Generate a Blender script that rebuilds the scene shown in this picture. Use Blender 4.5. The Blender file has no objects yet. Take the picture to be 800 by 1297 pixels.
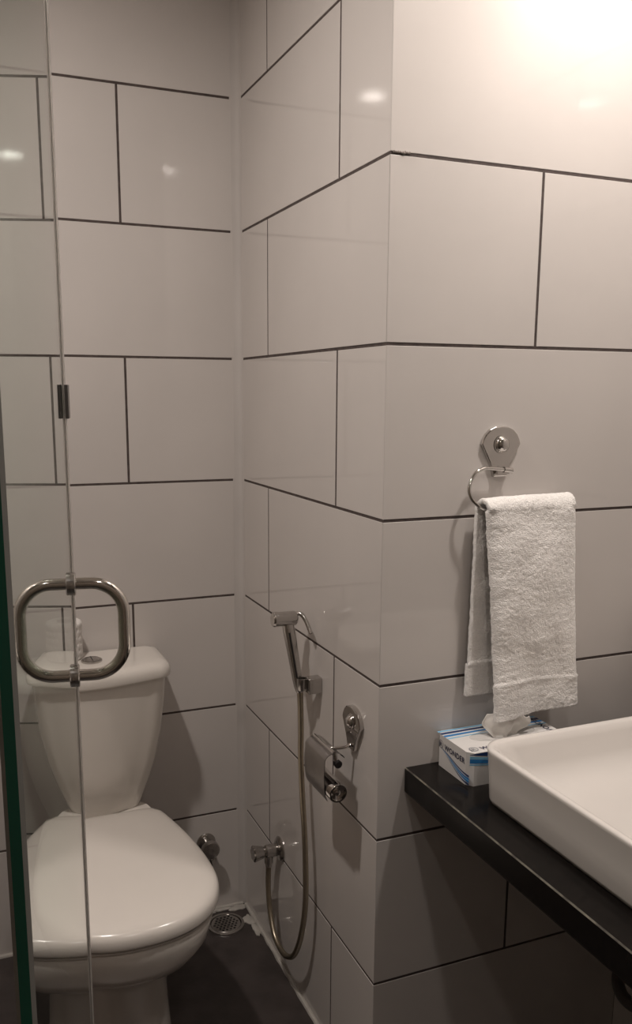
import bpy, bmesh, math, random
from mathutils import Vector, Matrix, noise
random.seed(7)
PI = math.pi
C = bpy.context.scene.collection
S = bpy.context.scene

# ------------------------------------------------------------------ camera
CAM = Vector((-0.69012, -1.33492, 1.40431))
fw = Vector((0.3740542, 0.90925895, -0.1825695)).normalized()
up = Vector((0.06496325, 0.17068752, 0.98318134)).normalized()
rt = fw.cross(up).normalized()
up = rt.cross(fw).normalized()
cd = bpy.data.cameras.new('camera'); cam = bpy.data.objects.new('camera', cd); C.objects.link(cam)
cam.matrix_world = Matrix(((rt.x, up.x, -fw.x, CAM.x), (rt.y, up.y, -fw.y, CAM.y), (rt.z, up.z, -fw.z, CAM.z), (0, 0, 0, 1)))
cd.sensor_fit = 'HORIZONTAL'; cd.sensor_width = 36.0
cd.lens = 1104.03 / 800 * 36
cd.shift_x = (400 - 389.455) / 800
cd.shift_y = (702.071 - 648.5) / 800
cd.clip_start = 0.02; cd.clip_end = 50
S.camera = cam

# ------------------------------------------------------------------ world, lights, exposure
w = bpy.data.worlds.new('world'); S.world = w; w.use_nodes = True
w.node_tree.nodes['Background'].inputs[0].default_value = (0.9, 0.8, 0.7, 1)
w.node_tree.nodes['Background'].inputs[1].default_value = 0.005
vs = S.view_settings
vs.view_transform = 'Standard'; vs.look = 'None'; vs.gamma = 1; vs.use_curve_mapping = False
vs.exposure = 0.0
WARM = (1.0, 0.91, 0.84)
def downlight(name, loc, size, power, spread=180, aim=None, col=WARM):
    l = bpy.data.lights.new(name, 'AREA'); l.shape = 'DISK'; l.size = size; l.energy = power; l.color = col
    l.spread = math.radians(spread)
    o = bpy.data.objects.new(name, l); C.objects.link(o); o.location = loc
    if aim: o.rotation_euler = (Vector(aim) - Vector(loc)).to_track_quat('-Z', 'Y').to_euler()
    return o
downlight('vanity_downlight', (0.39, -0.40, 2.44), 0.08, 11.0)
downlight('entrance_downlight', (-0.35, -1.44, 2.44), 0.10, 3.9, 170)
downlight('shower_downlight', (-0.79, -0.10, 2.44), 0.08, 14.2, 174)

# ------------------------------------------------------------------ materials
def mat(name, col, rough=0.5, metal=0.0, spec=0.5, var=0.0, vscale=8.0, bump=0.0, bscale=60.0, bdist=0.002, coat=0.0, sheen=0.0, sss=0.0, col2=None):
    m = bpy.data.materials.new(name); m.use_nodes = True
    nt = m.node_tree; b = nt.nodes['Principled BSDF']
    b.inputs['Base Color'].default_value = (*col, 1); b.inputs['Roughness'].default_value = rough
    b.inputs['Metallic'].default_value = metal; b.inputs['Specular IOR Level'].default_value = spec
    b.inputs['Coat Weight'].default_value = coat; b.inputs['Sheen Weight'].default_value = sheen
    if sss:
        b.inputs['Subsurface Weight'].default_value = sss; b.inputs['Subsurface Scale'].default_value = 0.004
    tc = nt.nodes.new('ShaderNodeTexCoord')
    if var or col2:
        n = nt.nodes.new('ShaderNodeTexNoise'); n.inputs['Scale'].default_value = vscale; n.inputs['Detail'].default_value = 5
        nt.links.new(tc.outputs['Object'], n.inputs['Vector'])
        mx = nt.nodes.new('ShaderNodeMix'); mx.data_type = 'RGBA'
        c2 = col2 if col2 else tuple(c * (1 - var) for c in col)
        mx.inputs['A'].default_value = (*col, 1); mx.inputs['B'].default_value = (*c2, 1)
        rp = nt.nodes.new('ShaderNodeMapRange'); rp.inputs['From Min'].default_value = 0.35; rp.inputs['From Max'].default_value = 0.65
        nt.links.new(n.outputs['Fac'], rp.inputs['Value']); nt.links.new(rp.outputs[0], mx.inputs['Factor'])
        nt.links.new(mx.outputs['Result'], b.inputs['Base Color'])
    if bump:
        n = nt.nodes.new('ShaderNodeTexNoise'); n.inputs['Scale'].default_value = bscale; n.inputs['Detail'].default_value = 4
        nt.links.new(tc.outputs['Object'], n.inputs['Vector'])
        bp = nt.nodes.new('ShaderNodeBump'); bp.inputs['Strength'].default_value = bump; bp.inputs['Distance'].default_value = bdist
        nt.links.new(n.outputs['Fac'], bp.inputs['Height']); nt.links.new(bp.outputs[0], b.inputs['Normal'])
    return m
M_tile = mat('glazed_tile', (0.64, 0.602, 0.575), 0.05, var=0.05, vscale=3, bump=0.05, bscale=9, bdist=0.001)
M_grout = mat('dark_grout', (0.092, 0.070, 0.064), 0.85, var=0.35, vscale=60, bump=0.3, bscale=300)
M_caulk = mat('white_sealant', (0.50, 0.47, 0.43), 0.45, var=0.15, vscale=30)
M_cove = mat('corner_filler', (0.58, 0.545, 0.52), 0.7, spec=0.2, var=0.06, vscale=6)
M_floor = mat('floor_stone', (0.062, 0.050, 0.047), 0.38, var=0.35, vscale=14, bump=0.15, bscale=90)
M_ceil = mat('ceiling_paint', (0.75, 0.72, 0.68), 0.8, var=0.04)
M_plain = mat('wall_paint', (0.22, 0.18, 0.15), 0.45, var=0.04)
M_cer = mat('white_ceramic', (0.74, 0.70, 0.65), 0.12, var=0.02, coat=0.3)
M_seat = mat('seat_plastic', (0.66, 0.62, 0.575), 0.20, var=0.02)
M_basin = mat('basin_ceramic', (0.70, 0.665, 0.63), 0.10, var=0.02, coat=0.4)
M_chrome = mat('chrome', (0.62, 0.60, 0.58), 0.08, metal=1.0, var=0.05, vscale=30)
M_cover = mat('brushed_cover', (0.42, 0.40, 0.39), 0.28, metal=1.0, var=0.08, vscale=25)
M_chromedull = mat('worn_chrome', (0.55, 0.53, 0.51), 0.22, metal=1.0, var=0.12, vscale=40)
M_hose = mat('steel_hose', (0.46, 0.40, 0.31), 0.30, metal=0.9, var=0.1, vscale=60)
M_dark = mat('dark_slot', (0.012, 0.010, 0.010), 0.5, var=0.2)
M_granite = mat('black_granite', (0.007, 0.006, 0.0055), 0.18, spec=0.16, col2=(0.012, 0.010, 0.009), vscale=120)
M_granedge = mat('chipped_edge', (0.16, 0.15, 0.12), 0.25, col2=(0.05, 0.045, 0.04), vscale=45)
M_terry = mat('white_terry', (0.92, 0.89, 0.86), 0.95, var=0.06, vscale=220, bump=0.9, bscale=420, bdist=0.003, sheen=0.4)
M_card = mat('white_card', (0.70, 0.68, 0.66), 0.32, var=0.02)
M_tissue = mat('tissue_paper', (0.78, 0.75, 0.71), 0.9, var=0.03, bump=0.3, bscale=150)
M_film = mat('clear_film', (0.62, 0.60, 0.58), 0.15, var=0.05)
M_navy = mat('navy_print', (0.012, 0.035, 0.13), 0.35, var=0.05)
M_blue = mat('blue_print', (0.03, 0.20, 0.50), 0.35, var=0.05)
M_sky = mat('light_blue_print', (0.22, 0.50, 0.72), 0.35, var=0.05)
M_ink = mat('ink_print', (0.03, 0.03, 0.07), 0.4, var=0.05)
M_greyprint = mat('grey_print', (0.30, 0.30, 0.32), 0.4, var=0.05)
M_paper = mat('embossed_paper', (0.74, 0.71, 0.68), 0.95, var=0.03)
M_core = mat('cardboard', (0.25, 0.19, 0.14), 0.9, var=0.1)
M_edge = mat('green_glass_edge', (0.010, 0.090, 0.058), 0.2, var=0.3, vscale=6)
M_bevel = mat('ground_glass_bevel', (0.22, 0.22, 0.205), 0.22, var=0.1, vscale=20)
M_seal = mat('seal_plastic', (0.86, 0.82, 0.78), 0.3, var=0.03, vscale=10)
M_seal.node_tree.nodes['Principled BSDF'].inputs['Transmission Weight'].default_value = 0.75
M_pipe = mat('grey_plastic_pipe', (0.10, 0.09, 0.085), 0.45, var=0.1)
M_rod = mat('polished_steel', (0.70, 0.67, 0.63), 0.10, metal=1.0, var=0.05, vscale=30)
M_glass = bpy.data.materials.new('door_glass'); M_glass.use_nodes = True
_b = M_glass.node_tree.nodes['Principled BSDF']
_b.inputs['Transmission Weight'].default_value = 1; _b.inputs['IOR'].default_value = 1.52
_b.inputs['Roughness'].default_value = 0.0; _b.inputs['Base Color'].default_value = (0.78, 0.88, 0.82, 1)
_b.inputs['Specular Tint'].default_value = (0.86, 0.88, 0.84, 1)

# ------------------------------------------------------------------ helpers
def finish(name, bm, m, parent=None, smooth=True, bevel=0, seg=2, sub=0, auto=35):
    bmesh.ops.recalc_face_normals(bm, faces=bm.faces[:])
    me = bpy.data.meshes.new(name); bm.to_mesh(me); bm.free()
    for x in (m if isinstance(m, (list, tuple)) else [m]): me.materials.append(x)
    if smooth:
        for f in me.polygons: f.use_smooth = True
        if auto: me.set_sharp_from_angle(angle=math.radians(auto))
    o = bpy.data.objects.new(name, me); C.objects.link(o)
    if parent: o.parent = parent
    if bevel:
        b = o.modifiers.new('bevel', 'BEVEL'); b.width = bevel; b.segments = seg; b.limit_method = 'ANGLE'; b.angle_limit = math.radians(35)
    if sub:
        s = o.modifiers.new('sub', 'SUBSURF'); s.levels = sub; s.render_levels = sub
    return o
def thing(name, loc, label, cat, group=None, rot=(0, 0, 0)):
    o = bpy.data.objects.new(name, None); C.objects.link(o); o.location = loc; o.rotation_euler = rot
    o.empty_display_size = 0.05
    o['label'] = label; o['category'] = cat
    if group: o['group'] = group
    return o
def tag(o, label, cat, group=None):
    o['label'] = label; o['category'] = cat
    if group: o['group'] = group
    return o
def struct(name, bm, m, smooth=False, **k):
    o = finish(name, bm, m, None, smooth, **k); o['kind'] = 'structure'; return o
def box(bm, a, b):
    v = [bm.verts.new((x, y, z)) for z in (a[2], b[2]) for y in (a[1], b[1]) for x in (a[0], b[0])]
    for f in ((0, 1, 3, 2), (4, 6, 7, 5), (0, 4, 5, 1), (2, 3, 7, 6), (0, 2, 6, 4), (1, 5, 7, 3)):
        bm.faces.new([v[i] for i in f])
    return bm
def boxo(name, a, b, m, parent=None, bevel=0, **k):
    return finish(name, box(bmesh.new(), a, b), m, parent, bevel=bevel, **k)
def frame_axis(d):
    d = Vector(d).normalized()
    r = Vector((0, 0, 1)) if abs(d.z) < 0.9 else Vector((1, 0, 0))
    a = d.cross(r).normalized(); return d, a, a.cross(d).normalized()
def tube(bm, pts, r, n=16, cap=True, closed=False):
    """sweep with parallel transport; r number or list"""
    pts = [Vector(p) for p in pts]; N = len(pts)
    rs = r if isinstance(r, (list, tuple)) else [r] * N
    T = []
    for i in range(N):
        if closed: t = pts[(i + 1) % N] - pts[i - 1]
        else: t = pts[min(i + 1, N - 1)] - pts[max(i - 1, 0)]
        T.append(t.normalized())
    _, a, b = frame_axis(T[0]); rings = []
    for i in range(N):
        if i:
            ax = T[i - 1].cross(T[i])
            if ax.length > 1e-7:
                q = Matrix.Rotation(T[i - 1].angle(T[i]), 3, ax.normalized()); a = q @ a; b = q @ b
        rings.append([bm.verts.new(pts[i] + a * math.cos(2 * PI * k / n) * rs[i] + b * math.sin(2 * PI * k / n) * rs[i]) for k in range(n)])
    for i in range(N - (0 if closed else 1)):
        A, B = rings[i], rings[(i + 1) % N]
        for k in range(n): bm.faces.new((A[k], A[(k + 1) % n], B[(k + 1) % n], B[k]))
    if cap and not closed:
        bm.faces.new(rings[0][::-1]); bm.faces.new(rings[-1])
    return bm
def lathe(bm, prof, org, axis, n=32, capa=True, capb=True):
    """prof list of (distance along axis, radius)"""
    d, a, b = frame_axis(axis); org = Vector(org)
    rings = [[bm.verts.new(org + d * h + (a * math.cos(2 * PI * k / n) + b * math.sin(2 * PI * k / n)) * r) for k in range(n)] for h, r in prof]
    for A, B in zip(rings, rings[1:]):
        for k in range(n): bm.faces.new((A[k], A[(k + 1) % n], B[(k + 1) % n], B[k]))
    if capa: bm.faces.new(rings[0][::-1])
    if capb: bm.faces.new(rings[-1])
    return bm
def loft(bm, rings, cap0=True, cap1=True):
    R = [[bm.verts.new(p) for p in r] for r in rings]; n = len(R[0])
    for A, B in zip(R, R[1:]):
        for k in range(n): bm.faces.new((A[k], A[(k + 1) % n], B[(k + 1) % n], B[k]))
    if cap0: bm.faces.new(R[0][::-1])
    if cap1: bm.faces.new(R[-1])
    return R
def rrect(x0, x1, y0, y1, r, z, n=8):
    out = []
    for cx, cy, a0 in ((x1 - r, y1 - r, 0), (x0 + r, y1 - r, 90), (x0 + r, y0 + r, 180), (x1 - r, y0 + r, 270)):
        for i in range(n + 1):
            a = math.radians(a0 + 90 * i / n); out.append((cx + r * math.cos(a), cy + r * math.sin(a), z))
    return out
def prism(bm, outline, org, ax, ay, az, depth, cham=0.0):
    """2-D outline (a, b) placed at org with axes ax, ay and extruded along az"""
    org, ax, ay, az = Vector(org), Vector(ax), Vector(ay), Vector(az)
    cx = sum(p[0] for p in outline) / len(outline); cy = sum(p[1] for p in outline) / len(outline)
    def ring(h, s):
        out = []
        for a, b in outline:
            L = math.hypot(a - cx, b - cy) or 1
            out.append(org + ax * (a - (a - cx) / L * s) + ay * (b - (b - cy) / L * s) + az * h)
        return out
    rings = [ring(0, 0), ring(depth - cham, 0)]
    if cham: rings += [ring(depth - cham * 0.35, cham * 0.3), ring(depth, cham)]
    loft(bm, rings); return bm
def arc(c, r, a0, a1, n, u, v):
    c, u, v = Vector(c), Vector(u), Vector(v)
    return [c + u * r * math.cos(math.radians(a0 + (a1 - a0) * i / n)) + v * r * math.sin(math.radians(a0 + (a1 - a0) * i / n)) for i in range(n + 1)]
def spline(P, per=10):
    P = [Vector(p) for p in P]; out = []
    Q = [P[0] * 2 - P[1]] + P + [P[-1] * 2 - P[-2]]
    for i in range(1, len(Q) - 2):
        a, b, c, d = Q[i - 1:i + 3]
        for k in range(per):
            t = k / per
            out.append(0.5 * ((2 * b) + (c - a) * t + (2 * a - 5 * b + 4 * c - d) * t * t + (3 * b - a - 3 * c + d) * t ** 3))
    out.append(P[-1]); return out

# ------------------------------------------------------------------ room shell
L = 0.785; HC = 2.46; GR = 0.0027; REC = 0.0009
XR, XL, YR = 0.600, -1.25, -2.05
wall_back = struct('wall_back', box(bmesh.new(), (XL, L + REC, 0), (0.06, L + 0.06, HC)), M_grout)
wall_inner = struct('wall_inner', box(bmesh.new(), (REC, 0.06, 0), (0.06, L + REC, HC)), M_grout)
wall_front = struct('wall_front', box(bmesh.new(), (REC, REC, 0), (XR + .02, 0.06, HC)), M_grout)
wall_right = struct('wall_right', box(bmesh.new(), (XR + REC, YR, 0), (XR + 0.06, REC, HC)), M_grout)
wall_left = struct('wall_left', box(bmesh.new(), (XL - 0.06, YR, 0), (XL, L + 0.06, HC)), M_plain)
wall_rear = struct('wall_rear', box(bmesh.new(), (XL, YR - 0.06, 0), (XR + .06, YR, HC)), M_plain)
floor = struct('floor', box(bmesh.new(), (XL - .06, YR - .06, -0.08), (XR + .06, L + .06, 0)), M_floor)
ceiling = struct('ceiling', box(bmesh.new(), (XL - .06, YR - .06, HC), (XR + .06, L + .06, HC + 0.08)), M_ceil)

TM = {}
def tile_mesh(wd, ht):
    key = (round(wd, 4), round(ht, 4))
    if key in TM: return TM[key]
    bm = bmesh.new(); t = REC; e = 0.0007
    def r(y, s): return [(s, y, s), (wd - s, y, s), (wd - s, y, ht - s), (s, y, ht - s)]
    loft(bm, [r(t, 0), r(e, 0), r(e * 0.3, e * 0.3), r(0, e)], cap0=False)
    bmesh.ops.recalc_face_normals(bm, faces=bm.faces[:])
    me = bpy.data.meshes.new('tile'); bm.to_mesh(me); bm.free(); me.materials.append(M_tile); TM[key] = me
    return me
def tile_wall(parent, org, along, length, joints_even, joints_odd, rotz, lo_gap=0.0, hi_gap=0.0, GV=0.0027):
    """rows hang from z = 2.085 in 0.3 m steps; row k lies between 2.085-0.3k and 2.085-0.3(k+1)"""
    along = Vector(along)
    for k in range(-2, 7):
        z1 = min(2.085 - 0.3 * k, HC); z0 = max(2.085 - 0.3 * (k + 1), 0)
        if z1 - z0 < 0.02: continue
        js = joints_odd if k % 2 else joints_even
        cuts = [0.0] + [j for j in sorted(js) if 0.004 < j < length - 0.004] + [length]
        for a, b in zip(cuts, cuts[1:]):
            g0 = GV if a > 0 else lo_gap; g1 = GV if b < length else hi_gap
            gz0 = GR if z0 > 0 else 0; gz1 = GR if z1 < HC else 0
            wd, ht = b - a - g0 - g1, z1 - z0 - gz0 - gz1
            o = bpy.data.objects.new('tile', tile_mesh(wd, ht)); C.objects.link(o); o.parent = parent
            o.location = Vector(org) + along * (a + g0) + Vector((0, 0, z0 + gz0))
            o.rotation_euler = (0, 0, rotz + math.radians(random.uniform(-.05, .05)))
# back wall faces -y: local x = +x
tile_wall(wall_back, (XL, L, 0), (1, 0, 0), -XL, [-.888 - XL, -.288 - XL], [-1.188 - XL, -.588 - XL], 0)
# inner wall faces -x: local x = -y   (from the back corner towards the outer corner)
tile_wall(wall_inner, (0, L, 0), (0, -1, 0), L, [L - .2015], [L - .588], -PI / 2, hi_gap=0.0018, GV=0.0031)
# front wall with towel faces -y
tile_wall(wall_front, (0, 0, 0), (1, 0, 0), XR, [], [.2995], 0, lo_gap=0.0)
# right wall behind basin faces -x
tile_wall(wall_right, (XR, 0, 0), (0, -1, 0), -YR, [.3, .9, 1.5], [.6, 1.2, 1.8], -PI / 2)

# white sealant beads
bm = bmesh.new()
P = [(-.024, L + .0002), (-.017, L - .0006), (-.0105, L - .0018), (-.0055, L - .0040), (-.0022, L - .0078), (-.0006, L - .0125), (.0002, L - .018), (0, L)]
loft(bm, [[(x, y, z) for x, y in P] for z in (0.0, HC)])
struct('trim_1', bm, M_cove, smooth=True)
def bead(name, pts, r):
    bm = bmesh.new(); pp = []
    for p in spline(pts, 24):
        pp.append(p + Vector((noise.noise(p * 40), noise.noise(p * 41 + Vector((3, 1, 0))), 0)) * 0.002)
    rr = [r * (1 + .35 * noise.noise(p * 30)) for p in pp]
    tube(bm, pp, rr, 8); return struct(name, bm, M_caulk, smooth=True)
bead('trim_2', [(-.003, L - .01, .001), (-.003, .5, .001), (-.003, .2, .001), (-.003, 0.0, .001)], .006)
bead('trim_3', [(-.01, L - .003, .001), (-.3, L - .003, .001), (-.7, L - .003, .001), (-1.2, L - .003, .001)], .006)
# rough sealant patches smeared round the drain corner
bm = bmesh.new()
for cx, cy, rx, ry in ((-.020, .700, .016, .022), (-.032, .765, .024, .012), (-.118, .768, .022, .009), (-.016, .655, .008, .03), (-.075, .772, .03, .006)):
    n = 22; o = []
    for i in range(n):
        a = 2 * PI * i / n; q = 1 + .45 * noise.noise(Vector((math.cos(a) * 2 + cx * 50, math.sin(a) * 2, cy * 30)))
        o.append((min(cx + rx * q * math.cos(a), -.001), min(cy + ry * q * math.sin(a), L - .001)))
    rings = [[(x, y, 0.0005) for x, y in o], [(x, y, .003) for x, y in o], [(cx + (x - cx) * .6, cy + (y - cy) * .6, .005) for x, y in o]]
    loft(bm, rings)
struct('trim_4', bm, M_caulk, smooth=True)

# smeared grout lump on the joint beside the outer corner
bm = bmesh.new()
pp = [Vector((.004 + .032 * i / 20, -.0004, 1.7865 + .0035 * noise.noise(Vector((i * .45, 2, 1))))) for i in range(21)]
tube(bm, pp, [.0016 + .0022 * abs(noise.noise(Vector((i * .6, 7, 3)))) for i in range(21)], 8)
struct('trim_5', bm, mat('smeared_grout', (0.26, 0.225, 0.20), 0.8, var=0.3, vscale=80), smooth=True)

# ------------------------------------------------------------------ floor drain
DX, DY = -.083, .704
t = thing('floor_drain', (DX, DY, 0), 'round metal floor drain with a perforated grate in the corner behind the toilet', 'drain')
bm = bmesh.new(); lathe(bm, [(0, .050), (.004, .049), (.0055, .046), (.0055, .042), (.002, .0405), (.0005, .0405)], (0, 0, 0), (0, 0, 1), 40, True, True)
finish('rim', bm, M_chromedull, t)
bm = bmesh.new(); lathe(bm, [(.0006, .0395), (.0035, .0395), (.0042, .0385)], (0, 0, 0), (0, 0, 1), 40)
gr = finish('grate', bm, M_chromedull, t)
bm = bmesh.new()
for i in range(-4, 5):
    for j in range(-4, 5):
        x = i * .0104 + (j % 2) * .0052; y = j * .0092
        if math.hypot(x, y) < .035: lathe(bm, [(.0040, .0033), (.0046, .0033)], (x, y, 0), (0, 0, 1), 8)
h = finish('hole', bm, M_dark, gr); h['kind'] = 'stuff'

# ------------------------------------------------------------------ toilet
TX = -.418
toilet = thing('toilet', (TX, .45, 0), 'white close-coupled toilet with its lid closed against the back wall', 'toilet')
def tl(p): return (p[0] - TX, p[1] - .45, p[2])
def egg(y0, y1, hw, hb, z, n=64, pw=2.3, ym=None):
    """closed outline: blunt rounded front at y0, widest at ym, narrowing to half-width hb at y1"""
    ym = ym if ym is not None else y0 + (y1 - y0) * .55
    out = []
    h = n // 2
    # front half from right (+x) at ym round the front to left
    for i in range(h):
        a = PI * i / h
        c, s = math.cos(a), math.sin(a)
        out.append((TX + hw * math.copysign(abs(c) ** (2 / pw), c), ym - (ym - y0) * abs(s) ** (2 / pw), z))
    for i in range(h):
        t_ = i / h
        if t_ < .36:
            u = t_ / .36; yy = ym + (y1 - .012 - ym) * u; ww = hw + (hb - hw) * (u ** 1.75)
            out.append((TX - ww, yy, z))
        elif t_ < .64:
            u = (t_ - .36) / .28; ww = hb * (1 - 2 * u); e = min(1, (1 - abs(1 - 2 * u)) * 5)
            out.append((TX - ww, y1 - .012 + .012 * math.sin(e * PI / 2), z))
        else:
            u = (1 - t_) / .36; yy = ym + (y1 - .012 - ym) * u; ww = hw + (hb - hw) * (u ** 1.75)
            out.append((TX + ww, yy, z))
    return [Vector(tl(p)) for p in out]
bm = bmesh.new()
secs = [(.0, .30, .765, .112, .10), (.02, .295, .765, .112, .10), (.10, .285, .765, .104, .10), (.20, .262, .765, .100, .10), (.245, .235, .765, .106, .10),
        (.275, .185, .76, .128, .105), (.31, .135, .75, .152, .112), (.345, .108, .74, .169, .12), (.375, .103, .72, .176, .125), (.397, .100, .70, .179, .125), (.402, .103, .70, .176, .122)]
loft(bm, [egg(y0, y1, hw, hb, z, ym=.31 if z > .26 else .42) for z, y0, y1, hw, hb in secs])
finish('bowl', bm, M_cer, toilet, auto=50)
bm = bmesh.new()
loft(bm, [egg(.103, .570, .175, .128, .4025, ym=.28), egg(.0985, .573, .1795, .131, .4045, ym=.28), egg(.0975, .573, .1805, .131, .408, ym=.28), egg(.101, .570, .177, .129, .4105, ym=.28)])
finish('seat', bm, M_seat, toilet, auto=50)
bm = bmesh.new()
def lid(z, s, sb=None): return egg(.094 + s, .577 - s * .6, .184 - s, .136 - s * .5, z, ym=.28)
loft(bm, [lid(.4108, .005), lid(.4118, .001), lid(.4150, 0), lid(.430, .001), lid(.438, .005), lid(.4425, .012), lid(.4455, .024), lid(.4475, .045), lid(.449, .08), lid(.4497, .12)])
finish('seat_lid', bm, M_seat, toilet, auto=60)
for sx in (-1, 1):
    bm = bmesh.new(); lathe(bm, [(0, .014), (.018, .014), (.021, .011)], tl((TX + sx * .075, .595, .402)), (0, 0, 1), 20)
    finish('hinge', bm, M_seat, toilet)
def tank(z, hw, y0, y1, bul, n=17):
    """rounded tank outline, front bulging"""
    out = []; r = min(.045, hw * .35)
    for i in range(n):
        u = -1 + 2 * i / (n - 1); out.append((TX + u * (hw - r), y0 - bul * (1 - u * u), z))
    for i in range(1, 8):
        a = math.radians(-90 + 90 * i / 8); out.append((TX + hw - r + r * math.cos(a), y0 + r + r * math.sin(a), z))
    for i in range(7):
        a = math.radians(90 * i / 7); out.append((TX + hw - .02 + .02 * math.cos(a), y1 - .02 + .02 * math.sin(a), z))
    for i in range(7):
        a = math.radians(90 + 90 * i / 7); out.append((TX - hw + .02 + .02 * math.cos(a), y1 - .02 + .02 * math.sin(a), z))
    for i in range(8):
        a = math.radians(180 + 90 * i / 8); out.append((TX - hw + r + r * math.cos(a), y0 + r + r * math.sin(a), z))
    return [Vector(tl(p)) for p in out]
bm = bmesh.new()
loft(bm, [tank(.398, .112, .66, .78, .015), tank(.43, .124, .652, .78, .02), tank(.48, .141, .642, .78, .02), tank(.53, .154, .634, .78, .02), tank(.60, .166, .626, .78, .02), tank(.67, .173, .620, .78, .02), tank(.738, .177, .615, .78, .02)])
finish('cistern', bm, M_cer, toilet, auto=60)
bm = bmesh.new()
def cl(z, s): return tank(z, .188 - s, .606 + s, .782 - s * .3, .022)
loft(bm, [cl(.7385, .006), cl(.741, .001), cl(.745, 0), cl(.758, 0), cl(.768, .004), cl(.774, .012), cl(.7765, .026), cl(.7775, .05)])
clid = finish('cistern_lid', bm, M_cer, toilet, auto=60)
BXc, BYc = -.408, .688
bm = bmesh.new(); lathe(bm, [(0, .0245), (.004, .0245), (.0055, .0225), (.0045, .0215), (.0045, .0205), (.0065, .020), (.0075, .0185)], tl((BXc, BYc, .777)), (0, 0, 1), 36)
fb = finish('flush_button', bm, M_chromedull, toilet); fb['label'] = 'round chrome dual flush button'
bm = bmesh.new(); x, y, z = tl((BXc, BYc, .7846)); box(bm, (x - .001, y - .018, z - .001), (x + .001, y + .018, z + .0003))
finish('slot', bm, M_dark, fb)

# paper roll on the cistern lid: embossed dimples in zigzag columns
RX, RY, RZ = -.4675, .7345, .7778
bm = bmesh.new(); RR = .0465; HH = .092; nz, na = 64, 170
def rollr(a, z):
    q = 0
    u = z / .0165; v = a * RR / .013
    iu = math.floor(u)
    vv = v + (.5 if iu % 2 else 0)
    du = (u - iu - .5) * .0165; dv = (vv - math.floor(vv) - .5) * .013
    d = math.hypot(du * .9, dv); q = -.0034 * math.exp(-(d / .0032) ** 2)
    e = min(z, HH - z)
    if e < .007: q -= .006 * (1 - math.sqrt(max(0, 1 - ((.007 - e) / .007) ** 2)))
    return RR + q
rings = []
for i in range(nz + 1):
    z = HH * i / nz; rings.append([(rollr(2 * PI * k / na, z) * math.cos(2 * PI * k / na), rollr(2 * PI * k / na, z) * math.sin(2 * PI * k / na), z) for k in range(na)])
inner = [[(.02 * math.cos(2 * PI * k / na), .02 * math.sin(2 * PI * k / na), z) for k in range(na)] for z in (HH, 0)]
loft(bm, rings + inner + [rings[0]], False, False)
bmesh.ops.remove_doubles(bm, verts=bm.verts, dist=1e-5)
o = finish('toilet_paper_roll', bm, M_paper, None, auto=70); o.location = (RX, RY, RZ)
tag(o, 'embossed white paper roll standing on the cistern lid behind the glass door edge', 'paper roll')

# ------------------------------------------------------------------ glass shower door
N = Vector((0.98549825, -0.16968558, 0)); Tn = Vector((0.16968558, 0.98549825, 0))
D0 = N * -.50217
def dp(e, s, z): q = D0 + Tn * e + N * s; return Vector((q.x, q.y, z))
E0_, E1_ = -1.012, -.445
door = thing('shower_door', dp(E0_, -.005, 0.012), 'frameless clear glass door with green polished edges standing open beside the toilet', 'door')
dm = Matrix.Translation(-Vector(door.location))
def dl(p): return Vector(p) - Vector(door.location)
bm = bmesh.new(); c = .0022; TH = .010; z0, z1 = .015, 2.10
prof = [(E0_ + c, 0), (E1_ - c, 0), (E1_, -c), (E1_, -TH + c), (E1_ - c, -TH), (E0_ + c, -TH), (E0_, -TH + c), (E0_, -c)]
A = [bm.verts.new(dl(dp(e, s, z0))) for e, s in prof]; B = [bm.verts.new(dl(dp(e, s, z1))) for e, s in prof]
mi = [0, 2, 1, 2, 0, 2, 1, 2]
for i in range(8):
    f = bm.faces.new((A[i], A[(i + 1) % 8], B[(i + 1) % 8], B[i])); f.material_index = mi[i]
f = bm.faces.new(A[::-1]); f.material_index = 1
f = bm.faces.new(B); f.material_index = 1
finish('glass_pane', bm, [M_glass, M_edge, M_bevel], door, smooth=False)
HE, HZ0, HZ1, HP, HR, CR = -.483, 1.0975, 1.2005, .0545, .0067, .034
bm = bmesh.new()
for sgn, off in ((1, 0.0), (-1, -TH)):
    P = [dp(HE, off, HZ1), dp(HE, off + sgn * (HP - CR), HZ1)]
    c1 = dp(HE, off + sgn * (HP - CR), HZ1 - CR); P += arc(c1, CR, 90, 0, 12, N * sgn, (0, 0, 1))[1:]
    c2 = dp(HE, off + sgn * (HP - CR), HZ0 + CR); P += arc(c2, CR, 0, -90, 12, N * sgn, (0, 0, 1))
    P += [dp(HE, off, HZ0)]
    tube(bm, [dl(p) for p in P], HR, 20)
hd = finish('handle', bm, M_rod, door); hd['label'] = 'chrome D-shaped pull handle on both faces of the glass'
for z in (HZ0, HZ1):
    for s, d in ((0, 1), (-TH, -1)):
        bm = bmesh.new(); lathe(bm, [(0, .0128), (.004, .0128), (.005, .0115), (.005, HR)], dl(dp(HE, s, z)), N * d, 28)
        finish('bushing', bm, M_chromedull, hd)
bm = bmesh.new()
pr = [(E1_ - .014, .0003), (E1_ + .003, .0003), (E1_ + .003, -TH - .0003), (E1_ - .014, -TH - .0003), (E1_ - .014, -TH - .0026), (E1_ + .0045, -TH - .0026), (E1_ + .006, -TH / 2), (E1_ + .0045, .0012), (E1_ + .001, .0018), (E1_ - .012, .0018), (E1_ - .014, .0012)]
loft(bm, [[dl(dp(e, s_, z)) for e, s_ in pr] for z in (z0 + .003, z1 - .003)])
o = finish('edge_seal', bm, M_seal, door, smooth=False); o['label'] = 'thin translucent plastic seal strip on the free edge'
bm = bmesh.new()
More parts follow.
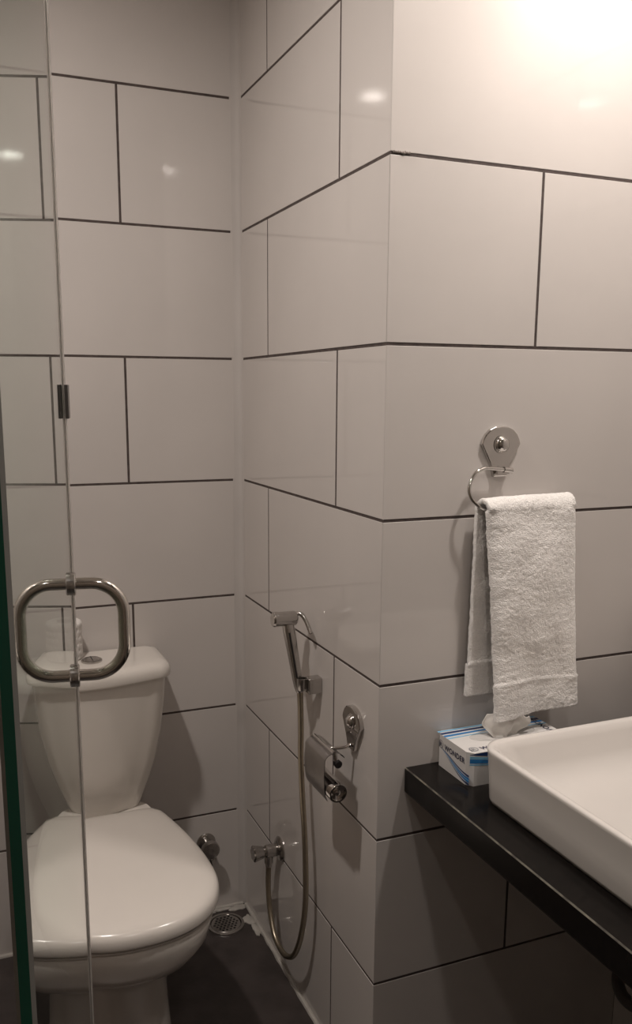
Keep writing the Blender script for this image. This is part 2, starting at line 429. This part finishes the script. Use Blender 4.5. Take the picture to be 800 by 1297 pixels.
for s0, s1 in ((0.0018, .0052), (-TH - .0055, -TH - .0026)):
    v = [dl(dp(e, s, z)) for z in (1.376, 1.411) for e, s in ((E1_ - .030, s0), (E1_ + .004, s0), (E1_ + .004, s1), (E1_ - .030, s1))]
    v = [bm.verts.new(q) for q in v]
    for f in ((0, 1, 2, 3), (4, 5, 6, 7), (0, 1, 5, 4), (1, 2, 6, 5), (2, 3, 7, 6), (3, 0, 4, 7)): bm.faces.new([v[i] for i in f])
o = finish('catch_plate', bm, M_pipe, door, smooth=False); o['label'] = 'small dark metal catch plate near the free edge'

# ------------------------------------------------------------------ wall plates (fan shape with a dome)
def fan():
    top = [(-.041, .015), (-.0385, .023), (-.033, .0325), (-.0245, .0405), (-.0125, .0455), (0, .047), (.0125, .0455), (.0245, .0405), (.033, .0325), (.0385, .023), (.041, .015)]
    right = [(.0365, .006), (.030, -.006), (.0235, -.018), (.0185, -.029), (.0150, -.039), (.0135, -.044)]
    return top + right + [(-a, b) for a, b in right[::-1]]
# towel hook on the front wall (faces -y)
HX, HZ = .232, 1.300
hook = thing('towel_hook', (HX, 0, HZ), 'chrome open towel ring with a fan-shaped plate above the towel', 'towel ring')
bm = bmesh.new(); prism(bm, fan(), (0, 0, 0), (1, 0, 0), (0, 0, 1), (0, -1, 0), .008, .002)
finish('wall_plate', bm, M_chrome, hook, auto=12)
bm = bmesh.new(); lathe(bm, [(.0075, .0165), (.0095, .0165), (.0098, .0145), (.0115, .0142), (.0150, .0120), (.0175, .008), (.0185, .003)], (0, 0, .014), (0, -1, 0), 30)
finish('dome_cap', bm, M_chrome, hook)
bm = bmesh.new()
tube(bm, [(.000, -.018, -.0305), (.018, -.018, -.0325)], .0050, 18)
box(bm, (-.0125, -.0175, -.0385), (.0125, -.002, -.026))
finish('sleeve', bm, M_chrome, hook)
bm = bmesh.new()
P = [(.015, -.018, -.0322), (-.030, -.018, -.0275), (-.046, -.0185, -.0285), (-.061, -.020, -.0355), (-.072, -.023, -.050), (-.0765, -.026, -.064), (-.073, -.029, -.078), (-.062, -.032, -.090), (-.048, -.034, -.098), (-.030, -.035, -.100), (.02, -.035, -.100), (.08, -.035, -.098), (.135, -.035, -.096)]
tube(bm, spline(P, 8), .0034, 14)
finish('rod', bm, M_chrome, hook)

# towel
def lerp(a, b, t): return a + (b - a) * t
ZB = HZ - .0985; YB = -.035
NU, NV = 110, 330
bm = bmesh.new(); grid = []
Lb, Lf, R0 = .350, .392, .0125
for j in range(NV + 1):
    s = j / NV; tot = Lb + PI * R0 + Lf; d = s * tot; row = []
    if d < Lb: side = -1; dd = Lb - d
    elif d < Lb + PI * R0: side = 0; ang = (d - Lb) / R0; dd = 0
    else: side = 1; dd = d - Lb - PI * R0
    for i in range(NU + 1):
        u = i / NU
        tt = dd / Lf
        if side == 1:
            xl = lerp(.182, .214, tt ** .9); xr = lerp(.367, .386, tt ** 1.0)
            z = ZB - dd * (1 - .028 * u * tt) + .004 * math.sin(u * 3) * tt
            y = YB - R0 - .004 - .010 * math.sin(PI * min(tt * 1.3, 1)) * math.sin(PI * u) - .004 * math.sin(u * 7 + 1) * tt - .010 * tt
            # rounded fold at the left side of the front layer
            y += .010 * math.exp(-u / .035) + .006 * math.exp(-(1 - u) / .03)
            zh = dd - (Lf - .066 + .008 * (u - .5))
            y -= .0016 * math.exp(-(zh / .0026) ** 2)
            if zh > 0: y -= .0012; xl -= .0035; xr += .0025
        elif side == -1:
            xl = lerp(.176, .171, tt); xr = lerp(.364, .375, tt)
            z = ZB - dd; y = YB + R0 + .003 + .006 * tt * math.sin(u * 5 + .5) - .004 * tt
            y = min(y, -.012)
            zh = dd - (Lb - .062)
            if zh > 0: xl -= .004
            y -= .002 * math.exp(-(zh / .003) ** 2)
        else:
            k = ang / PI
            xl = lerp(.176, .182, k); xr = lerp(.364, .367, k)
            rr = R0 * (1 + .25 * u)
            y = YB + math.cos(ang) * R0 + lerp(.003, -.004, k); z = ZB + math.sin(ang) * (R0 + .004 + .004 * u)
        x = lerp(xl, xr, u)
        p = Vector((x, y, z))
        a = noise.noise(p * 300) * .0009 + noise.noise(p * 140) * .0008 + noise.noise(p * 24) * .0022
        # a few shallow horizontal creases in the middle of the front
        if side == 1: a += .0007 * noise.noise(Vector((x * 22, 0, z * 60))) + .0022 * noise.noise(Vector((x * 26 + z * 5, 0, z * 9)))
        p.y -= a if side >= 0 else a * .6
        if side == 0: p.z += a
        p.x += noise.noise(p * 90) * .0012 * (1 if i in (0, NU) else .3)
        row.append(bm.verts.new(p))
    grid.append(row)
for j in range(NV):
    for i in range(NU): bm.faces.new((grid[j][i], grid[j][i + 1], grid[j + 1][i + 1], grid[j + 1][i]))
towel = finish('hand_towel', bm, M_terry, None, auto=0)
m = towel.modifiers.new('s', 'SOLIDIFY'); m.thickness = .0085; m.offset = 0; m.use_even_offset = False
tag(towel, 'folded white terry hand towel hanging from the chrome ring', 'towel')

# ------------------------------------------------------------------ paper holder on the inner wall (faces -x)
PY, PZ = .0985, .770
ph = thing('paper_holder', (0, PY, PZ), 'chrome toilet paper holder with curved cover near the wall corner', 'paper holder')
bm = bmesh.new(); prism(bm, [(a * .95, b * .95) for a, b in fan()], (0, 0, 0), (0, -1, 0), (0, 0, 1), (-1, 0, 0), .010, .002)
finish('wall_plate', bm, M_chrome, ph, auto=12)
bm = bmesh.new(); lathe(bm, [(.009, .0155), (.0115, .0155), (.0120, .0135), (.016, .0115), (.019, .006), (.0195, .002)], (0, 0, .014), (-1, 0, 0), 28)
finish('dome_cap', bm, M_chrome, ph)
bm = bmesh.new()
tube(bm, spline([(-.006, 0, -.030), (-.020, .0, -.036), (-.042, .004, -.036), (-.050, .010, -.036)], 8), .0033, 12)
tube(bm, [(-.052, -.019, -.037), (-.052, .078, -.037)], .0045, 14)
tube(bm, [(-.050, -.016, -.037), (-.047, -.019, -.056)], .0042, 12)
finish('arm', bm, M_chrome, ph)
bm = bmesh.new(); lathe(bm, [(-.004, .0072), (.006, .0078), (.0075, .0060)], (-.046, -.020, -.057), (0, -1, 0), 20)
finish('end_cap', bm, M_dark, ph)
# cover: curved sheet (profile in x-z, extruded in y); the front flap hangs slightly askew
bm = bmesh.new(); prof = []
for i in range(13):
    a = math.radians(15 + 150 * i / 12); prof.append((-.052 + .021 * math.cos(a), -.052 + .016 * math.sin(a)))
prof += [(-.0735, -.060), (-.0755, -.078), (-.0755, -.100), (-.0735, -.116), (-.070, -.125)]
t_ = .0012
inn = [(x + t_, z - t_ * .5) for x, z in prof]
loft(bm, [[(x, y + (z + .05) * .10, z) for x, z in prof] + [(x, y + (z + .05) * .10, z) for x, z in inn[::-1]] for y in (-.021, .076)])
finish('cover', bm, M_cover, ph)
bm = bmesh.new()
ri, ro = .0150, .0185
lathe(bm, [(0, ro), (.118, ro), (.1195, ro - .001), (.1195, ri), (.112, ri), (.110, .007), (.116, .006), (.117, .003)], (-.054, .075, -.106), (0, -1, 0), 32)
finish('roller', bm, M_chrome, ph)
bm = bmesh.new()
tube(bm, [(-.052, .067, -.037), (-.056, .075, -.060), (-.054, .077, -.106)], .003, 10)
finish('end_arm', bm, M_chrome, ph)

# ------------------------------------------------------------------ bidet sprayer, bracket, hose
SY = .292
br = thing('sprayer_bracket', (0, SY - .022, .805), 'chrome block bracket on the side wall holding the hand sprayer', 'bracket')
bm = bmesh.new(); box(bm, (-.030, -.012, -.018), (-.0002, .012, .016)); finish('block', bm, M_chromedull, br, bevel=.002)
bm = bmesh.new(); lathe(bm, [(0, .0095), (.004, .0115), (.026, .0115), (.026, .0085), (.0, .0075)], (-.036, .012, -.014), (.0, 0, 1), 24, False, False)
finish('cup', bm, M_chromedull, br)
sp = thing('bidet_sprayer', (-.040, SY, .80), 'chrome hand bidet sprayer with a steel hose looping down to the valve', 'sprayer')
def sl(p): return Vector(p) - Vector(sp.location)
# handle: flattened square bar from bracket up and outwards
bot = Vector((-.038, .296, .792)); top = Vector((-.052, .324, .926))
bm = bmesh.new(); rings = []
ax = (top - bot).normalized(); side = Vector((0, 1, 0)); side = (side - ax * side.dot(ax)).normalized(); fr = ax.cross(side).normalized()
for t_, w_, d_ in ((-.05, .0070, .0070), (.0, .0085, .0085), (.12, .0105, .0095), (.5, .0115, .0105), (.9, .0125, .0120), (1.02, .0115, .0110)):
    c0 = bot.lerp(top, t_); r = []
    for k in range(24):
        a = 2 * PI * k / 24; cc, ss = math.cos(a), math.sin(a)
        r.append(sl(c0 + side * w_ * math.copysign(abs(cc) ** .55, cc) + fr * d_ * math.copysign(abs(ss) ** .55, ss)))
    rings.append(r)
loft(bm, rings); finish('handle', bm, M_chromedull, sp, auto=40)
bm = bmesh.new()
hc = Vector((-.042, .322, .937))
lathe(bm, [(0, .0125), (.004, .0152), (.040, .0152), (.0425, .0160), (.050, .0160), (.052, .0145)], sl(hc + Vector((.008, 0, 0))), (-1, .0, .02), 32)
hd2 = finish('spray_head', bm, M_chromedull, sp)
bm = bmesh.new(); lathe(bm, [(0, .0135), (.0012, .0125)], sl(hc + Vector((-.0442, 0, .0))), (-1, 0, .02), 28)
finish('spray_face', bm, M_chrome, hd2)
bm = bmesh.new()
tube(bm, [sl(q) for q in spline([(-.034, .322, .946), (-.026, .314, .946), (-.019, .302, .932), (-.015, .286, .910)], 8)], [.0048] * 12 + [.0044] * 13, 12)
finish('trigger', bm, M_chromedull, sp)
bm = bmesh.new()
tube(bm, [sl(bot.lerp(top, .18) + Vector((-.004, -.0118, 0))), sl(bot.lerp(top, .88) + Vector((-.004, -.0118, 0)))], .0022, 8)
finish('seam', bm, M_dark, sp)
HP_ = [(-.037, .296, .795), (-.034, .298, .77), (-.030, .303, .70), (-.030, .303, .63), (-.030, .292, .54), (-.030, .279, .46), (-.030, .272, .37), (-.030, .275, .29), (-.032, .296, .205),
       (-.034, .330, .142), (-.036, .372, .112), (-.037, .412, .106), (-.038, .452, .122), (-.036, .487, .165), (-.034, .503, .215), (-.032, .507, .250), (-.031, .508, .274)]
path = spline([Vector(q) for q in HP_], 22)
bm = bmesh.new()
# ribbed hose: radius ripples
fine = []
for a, b in zip(path, path[1:]):
    fine += [a, a.lerp(b, .5)]
fine.append(path[-1])
tube(bm, [sl(q) for q in fine], [.0062 + (.0004 if i % 2 else -.0004) for i in range(len(fine))], 12)
ho = finish('hose', bm, M_hose, sp, auto=0); ho['label'] = 'ribbed steel hose hanging in a long loop'
for q, q2 in ((path[0], path[14]), (path[-1], path[-10])):
    bm = bmesh.new(); tube(bm, [sl(q), sl(q2)], .0078, 16); finish('hose_nut', bm, M_chromedull, sp)

# ------------------------------------------------------------------ angle valves
def valve(loc, label, rotz):
    v = thing('angle_valve', loc, label, 'valve', None, (0, 0, rotz))
    # local: wall plane y=0, sticks out to -y; outlet down
    bm = bmesh.new(); lathe(bm, [(0, .030), (.003, .030), (.007, .026), (.009, .016)], (0, 0, 0), (0, -1, 0), 36)
    finish('flange', bm, M_chromedull, v)
    bm = bmesh.new(); lathe(bm, [(.006, .012), (.012, .0155), (.038, .0155), (.041, .013), (.044, .0085), (.048, .0085)], (0, 0, 0), (0, -1, 0), 28)
    tube(bm, [(0, -.031, -.005), (0, -.031, -.030)], .0105, 20)
    finish('body', bm, M_chromedull, v)
    bm = bmesh.new()
    rings = []
    for h, r in ((.042, .010), (.046, .0130), (.061, .0165), (.069, .0185), (.072, .0165)):
        rings.append([(r * (1 + .10 * math.cos(6 * 2 * PI * k / 48)) * math.cos(2 * PI * k / 48), -h, r * (1 + .10 * math.cos(6 * 2 * PI * k / 48)) * math.sin(2 * PI * k / 48)) for k in range(48)])
    loft(bm, rings); finish('knob', bm, M_chromedull, v)
    return v
valve((0, .508, .306), 'chrome angle valve on the side wall feeding the sprayer hose', -PI / 2)
v2 = thing('angle_valve', (-.112, L, .205), 'round chrome valve on the back wall half hidden by the toilet seat', 'valve')
bm = bmesh.new(); lathe(bm, [(0, .026), (.003, .026), (.006, .022), (.008, .013), (.034, .013), (.036, .010)], (0, 0, 0), (0, -1, 0), 32)
tube(bm, [(0, -.022, -.010), (.006, -.024, -.042)], .0085, 16); finish('body', bm, M_chromedull, v2)
bm = bmesh.new(); lathe(bm, [(.034, .009), (.036, .021), (.040, .0245), (.050, .0245), (.054, .0225), (.0555, .018), (.0550, .006)], (0, 0, 0), (0, -1, 0), 32)
finish('knob', bm, M_chromedull, v2)
bm = bmesh.new(); tube(bm, [(.0055, -.024, -.040), (.008, -.024, -.054)], .011, 6); finish('nut', bm, M_chromedull, v2)

# ------------------------------------------------------------------ countertop, basin, tissue box
CZ = .721; CF = .056
bm = bmesh.new()
c = .0020
prof = [(CF + .010, CZ - .050), (CF + .0015, CZ - .049), (CF, CZ - .046), (CF, CZ - c), (CF + c, CZ), (XR - .0005, CZ), (XR - .0005, CZ - .050)]
Y0, Y1 = -1.15, -.0005
R = loft(bm, [[(x, Y0, z) for x, z in prof], [(x, Y1, z) for x, z in prof]])
for f in bm.faces:
    cc = f.calc_center_median()
    if abs(cc.x - (CF + c / 2)) < .0004 and abs(cc.z - (CZ - c / 2)) < .0004: f.material_index = 1
ct = finish('countertop', bm, [M_granite, M_granedge], None, smooth=False)
tag(ct, 'polished black stone countertop with a worn front edge beneath the basin', 'countertop')

bm = bmesh.new()
bx0, bx1, by0, by1 = .110, .560, -.700, -.149
def bs(s, z, r): return rrect(bx0 + s, bx1 - s, by0 + s, by1 - s, max(r, .004), z, 10)
rings = [bs(.016, CZ + .0005, .030), bs(.010, CZ + .003, .034), bs(.0075, CZ + .010, .036), bs(.005, CZ + .05, .040), bs(.001, CZ + .092, .044), bs(0, CZ + .096, .045), bs(.0015, CZ + .0990, .044), bs(.005, CZ + .1002, .042),
         bs(.010, CZ + .0995, .038), bs(.015, CZ + .096, .036), bs(.021, CZ + .085, .045), bs(.030, CZ + .055, .055), bs(.045, CZ + .034, .07), bs(.08, CZ + .023, .09), bs(.14, CZ + .018, .08)]
loft(bm, rings)
basin = finish('wash_basin', bm, M_basin, None, auto=70)
tag(basin, 'white ceramic countertop basin with rounded corners on the black counter', 'basin')

# basin waste pipe under the counter
bm = bmesh.new()
tube(bm, spline([(.52, -.42, .668), (.52, -.42, .45), (.515, -.40, .34), (.505, -.33, .27), (.50, -.24, .235), (.505, -.14, .20), (.53, -.08, .20), (.560, -.06, .24), (.572, -.06, .32), (.598, -.06, .36)], 10), .013, 14)
o = finish('drain_pipe', bm, M_pipe, None); tag(o, 'dark waste pipe curving below the black countertop at the right wall', 'pipe')

TBX0, TBX1, TBY0, TBY1, TBH = .120, .337, -.116, -.002, .062
tb = thing('tissue_box', (TBX0, TBY0, CZ), 'white and blue cardboard tissue box on the counter below the towel', 'tissue box')
W_, D_, H_ = TBX1 - TBX0, TBY1 - TBY0, TBH
OC = (W_ * .50, D_ * .52); OA, OB = .070, .026
bm = bmesh.new()
n = 48
outer = []
for k in range(n):   # square ring matched to the oval opening
    a = 2 * PI * k / n; cx, sy = math.cos(a), math.sin(a); q = max(abs(cx) / (W_ / 2), abs(sy) / (D_ / 2)); outer.append((W_ / 2 + cx / q, D_ / 2 + sy / q))
ov = [(OC[0] + OA * math.cos(2 * PI * k / n), OC[1] + OB * math.sin(2 * PI * k / n)) for k in range(n)]
loft(bm, [[(x, y, .0003) for x, y in outer], [(x, y, H_) for x, y in outer], [(x, y, H_) for x, y in ov], [(x, y, H_ - .0008) for x, y in ov], [(x, y, H_ - .012) for x, y in ov]], True, True)
finish('carton', bm, M_card, tb, smooth=False)
bm = bmesh.new(); loft(bm, [[(OC[0] + (OA + .001) * s * math.cos(2 * PI * k / n), OC[1] + (OB + .001) * s * math.sin(2 * PI * k / n), H_ - .0005 - h + .0012 * math.sin(k * 2.1) * (1 - s)) for k in range(n)] for s, h in ((1, 0), (.8, .001), (.55, .003), (.25, .005))], False, True)
finish('opening_film', bm, M_film, tb)
def ribbon(name, face, crv, m):
    """crv: list of (u, v_low, v_high); face maps (u, v) to a point just proud of the carton"""
    bm = bmesh.new(); lo = [bm.verts.new(face(u, a)) for u, a, b in crv]; hi = [bm.verts.new(face(u, b)) for u, a, b in crv]
    for i in range(len(crv) - 1): bm.faces.new((lo[i], lo[i + 1], hi[i + 1], hi[i]))
    return finish(name, bm, m, tb, smooth=False)
EPS = .0003
fl = lambda u, v: (-EPS, D_ * (1 - u), H_ * v)             # left end, u runs from the wall to the front
ff = lambda u, v: (W_ * u, -EPS, H_ * v)                     # long front side
ft = lambda u, v: (W_ * u, D_ * v, H_ + EPS)                 # top, v towards the wall
def wave(u0, u1, f, w, n=22): return [(lerp(u0, u1, i / n), f(lerp(u0, u1, i / n)) - w * (i / n) ** .8 / 2, f(lerp(u0, u1, i / n)) + w * (i / n) ** .8 / 2) for i in range(n + 1)]
def s_curve(a, b): return lambda u: a + (b - a) * (.5 - .5 * math.cos(PI * min(max((u - .12) / .80, 0), 1)))
ribbon('printed_wave', fl, wave(.10, 1.0, s_curve(.60, .33), .055), M_navy)
ribbon('printed_wave', fl, wave(.16, 1.0, s_curve(.59, .245), .06), M_blue)
ribbon('printed_wave', fl, wave(.24, 1.0, s_curve(.56, .165), .06), M_blue)
ribbon('printed_wave', fl, wave(.30, 1.0, s_curve(.52, .085), .055), M_navy)
ribbon('printed_wave', fl, wave(.20, 1.0, s_curve(.585, .205), .018), M_sky)
NN = 24
ribbon('printed_wave', ff, [(i / NN, .97 - .22 * math.sin(PI * min(i / NN * 1.0, 1)) , .985) for i in range(NN + 1)], M_navy)
ribbon('printed_wave', ff, [(i / NN, .86 - .22 * math.sin(PI * i / NN), .935 - .22 * math.sin(PI * i / NN)) for i in range(NN + 1)], M_sky)
ribbon('printed_wave', ff, [(i / NN, .72 - .16 * math.sin(PI * i / NN), .855 - .22 * math.sin(PI * i / NN)) for i in range(NN + 1)], M_blue)
ribbon('printed_wave', ff, [(i / NN, .66 - .16 * math.sin(PI * i / NN), .70 - .16 * math.sin(PI * i / NN)) for i in range(NN + 1)], M_sky)
for a, b, mm in ((.93, .985, M_sky), (.83, .90, M_navy), (.72, .79, M_blue), (.63, .67, M_sky)):
    ribbon('printed_wave', ft, [(i / NN, a + .05 * math.sin(PI * i / NN) * (1 - a) * 2, b + .03 * math.sin(PI * i / NN) * (1 - b)) for i in range(NN + 1)], mm)
def lettering(name, txt, size, org, ax, ay, m, bold=.0):
    cu = bpy.data.curves.new('t', 'FONT'); cu.body = txt; cu.size = size; cu.offset = bold; cu.space_character = 1.12
    to = bpy.data.objects.new('t', cu); C.objects.link(to)
    dg = bpy.context.evaluated_depsgraph_get(); me = bpy.data.meshes.new_from_object(to.evaluated_get(dg))
    bpy.data.objects.remove(to)
    ax, ay = Vector(ax), Vector(ay); org = Vector(org)
    for v in me.vertices: v.co = org + ax * v.co.x + ay * v.co.y
    me.materials.clear(); me.materials.append(m); me.name = name
    o = bpy.data.objects.new(name, me); C.objects.link(o); o.parent = tb; return o
def ring_print(org, ax, ay, r, m):
    bm = bmesh.new(); org, ax, ay = Vector(org), Vector(ax), Vector(ay); n = 28
    a = [bm.verts.new(org + ax * r * math.cos(2 * PI * k / n) + ay * r * math.sin(2 * PI * k / n)) for k in range(n)]
    b = [bm.verts.new(org + ax * r * .8 * math.cos(2 * PI * k / n) + ay * r * .8 * math.sin(2 * PI * k / n)) for k in range(n)]
    for k in range(n): bm.faces.new((a[k], a[(k + 1) % n], b[(k + 1) % n], b[k]))
    return finish('emblem', bm, m, tb, smooth=False)
sl_ = Vector((0, -1, -.0))
lettering('lettering', 'WONDER', .0140, (-.0006, D_ * .725, H_ * .62), (0, -1, 0), (0, 0, 1), M_ink, .0004)
lettering('lettering', 'JR', .0105, (-.0006, D_ * .895, H_ * .66), (0, -1, 0), (0, 0, 1), M_ink, .0003)
ring_print((-.0006, D_ * .84, H_ * .72), (0, -1, 0), (0, 0, 1), .0080, M_greyprint)
lettering('lettering', 'WONDER', .0155, (W_ * .145, D_ * .085, H_ + .0006), (1, 0, 0), (0, 1, 0), M_ink, .0004)
lettering('lettering', 'JR', .0125, (W_ * .045, D_ * .10, H_ + .0006), (1, 0, 0), (0, 1, 0), M_greyprint, .0002)
ring_print((W_ * .082, D_ * .14, H_ + .0006), (1, 0, 0), (0, 1, 0), .0088, M_greyprint)
lettering('lettering', 'WONDER', .0155, (W_ * .955, D_ * .26, H_ + .0006), (0, 1, 0), (-1, 0, 0), M_ink, .0004)

# tissue pulled up through the opening
bm = bmesh.new(); g = []
NA, NB = 44, 20
for j in range(NB + 1):
    v = j / NB; row = []
    for i in range(NA + 1):
        u = i / NA
        half = lerp(.020, .046, min(v * 1.6, 1)) * (1 - .25 * max(0, v - .7) / .3)
        x = TBX0 + OC[0] + .004 + (u - .5) * 2 * half + .006 * v
        y = TBY0 + OC[1] + .006 * math.sin(u * 9 + v * 2) * (.5 + v) + .010 * math.sin(u * 3.1 + 1) * v + .006 * noise.noise(Vector((u * 5, v * 3, 2)))
        z = CZ + H_ - .010 + v * (.043 + .010 * math.sin(u * 2.7 + .3) + .006 * noise.noise(Vector((u * 6, 5, 1))))
        row.append(bm.verts.new((x, y, z)))
    g.append(row)
for j in range(NB):
    for i in range(NA): bm.faces.new((g[j][i], g[j][i + 1], g[j + 1][i + 1], g[j + 1][i]))
ti = finish('tissue', bm, M_tissue, None, auto=0)
m = ti.modifiers.new('s', 'SOLIDIFY'); m.thickness = .0006
tag(ti, 'crumpled white tissue sticking up out of the tissue box opening', 'tissue')
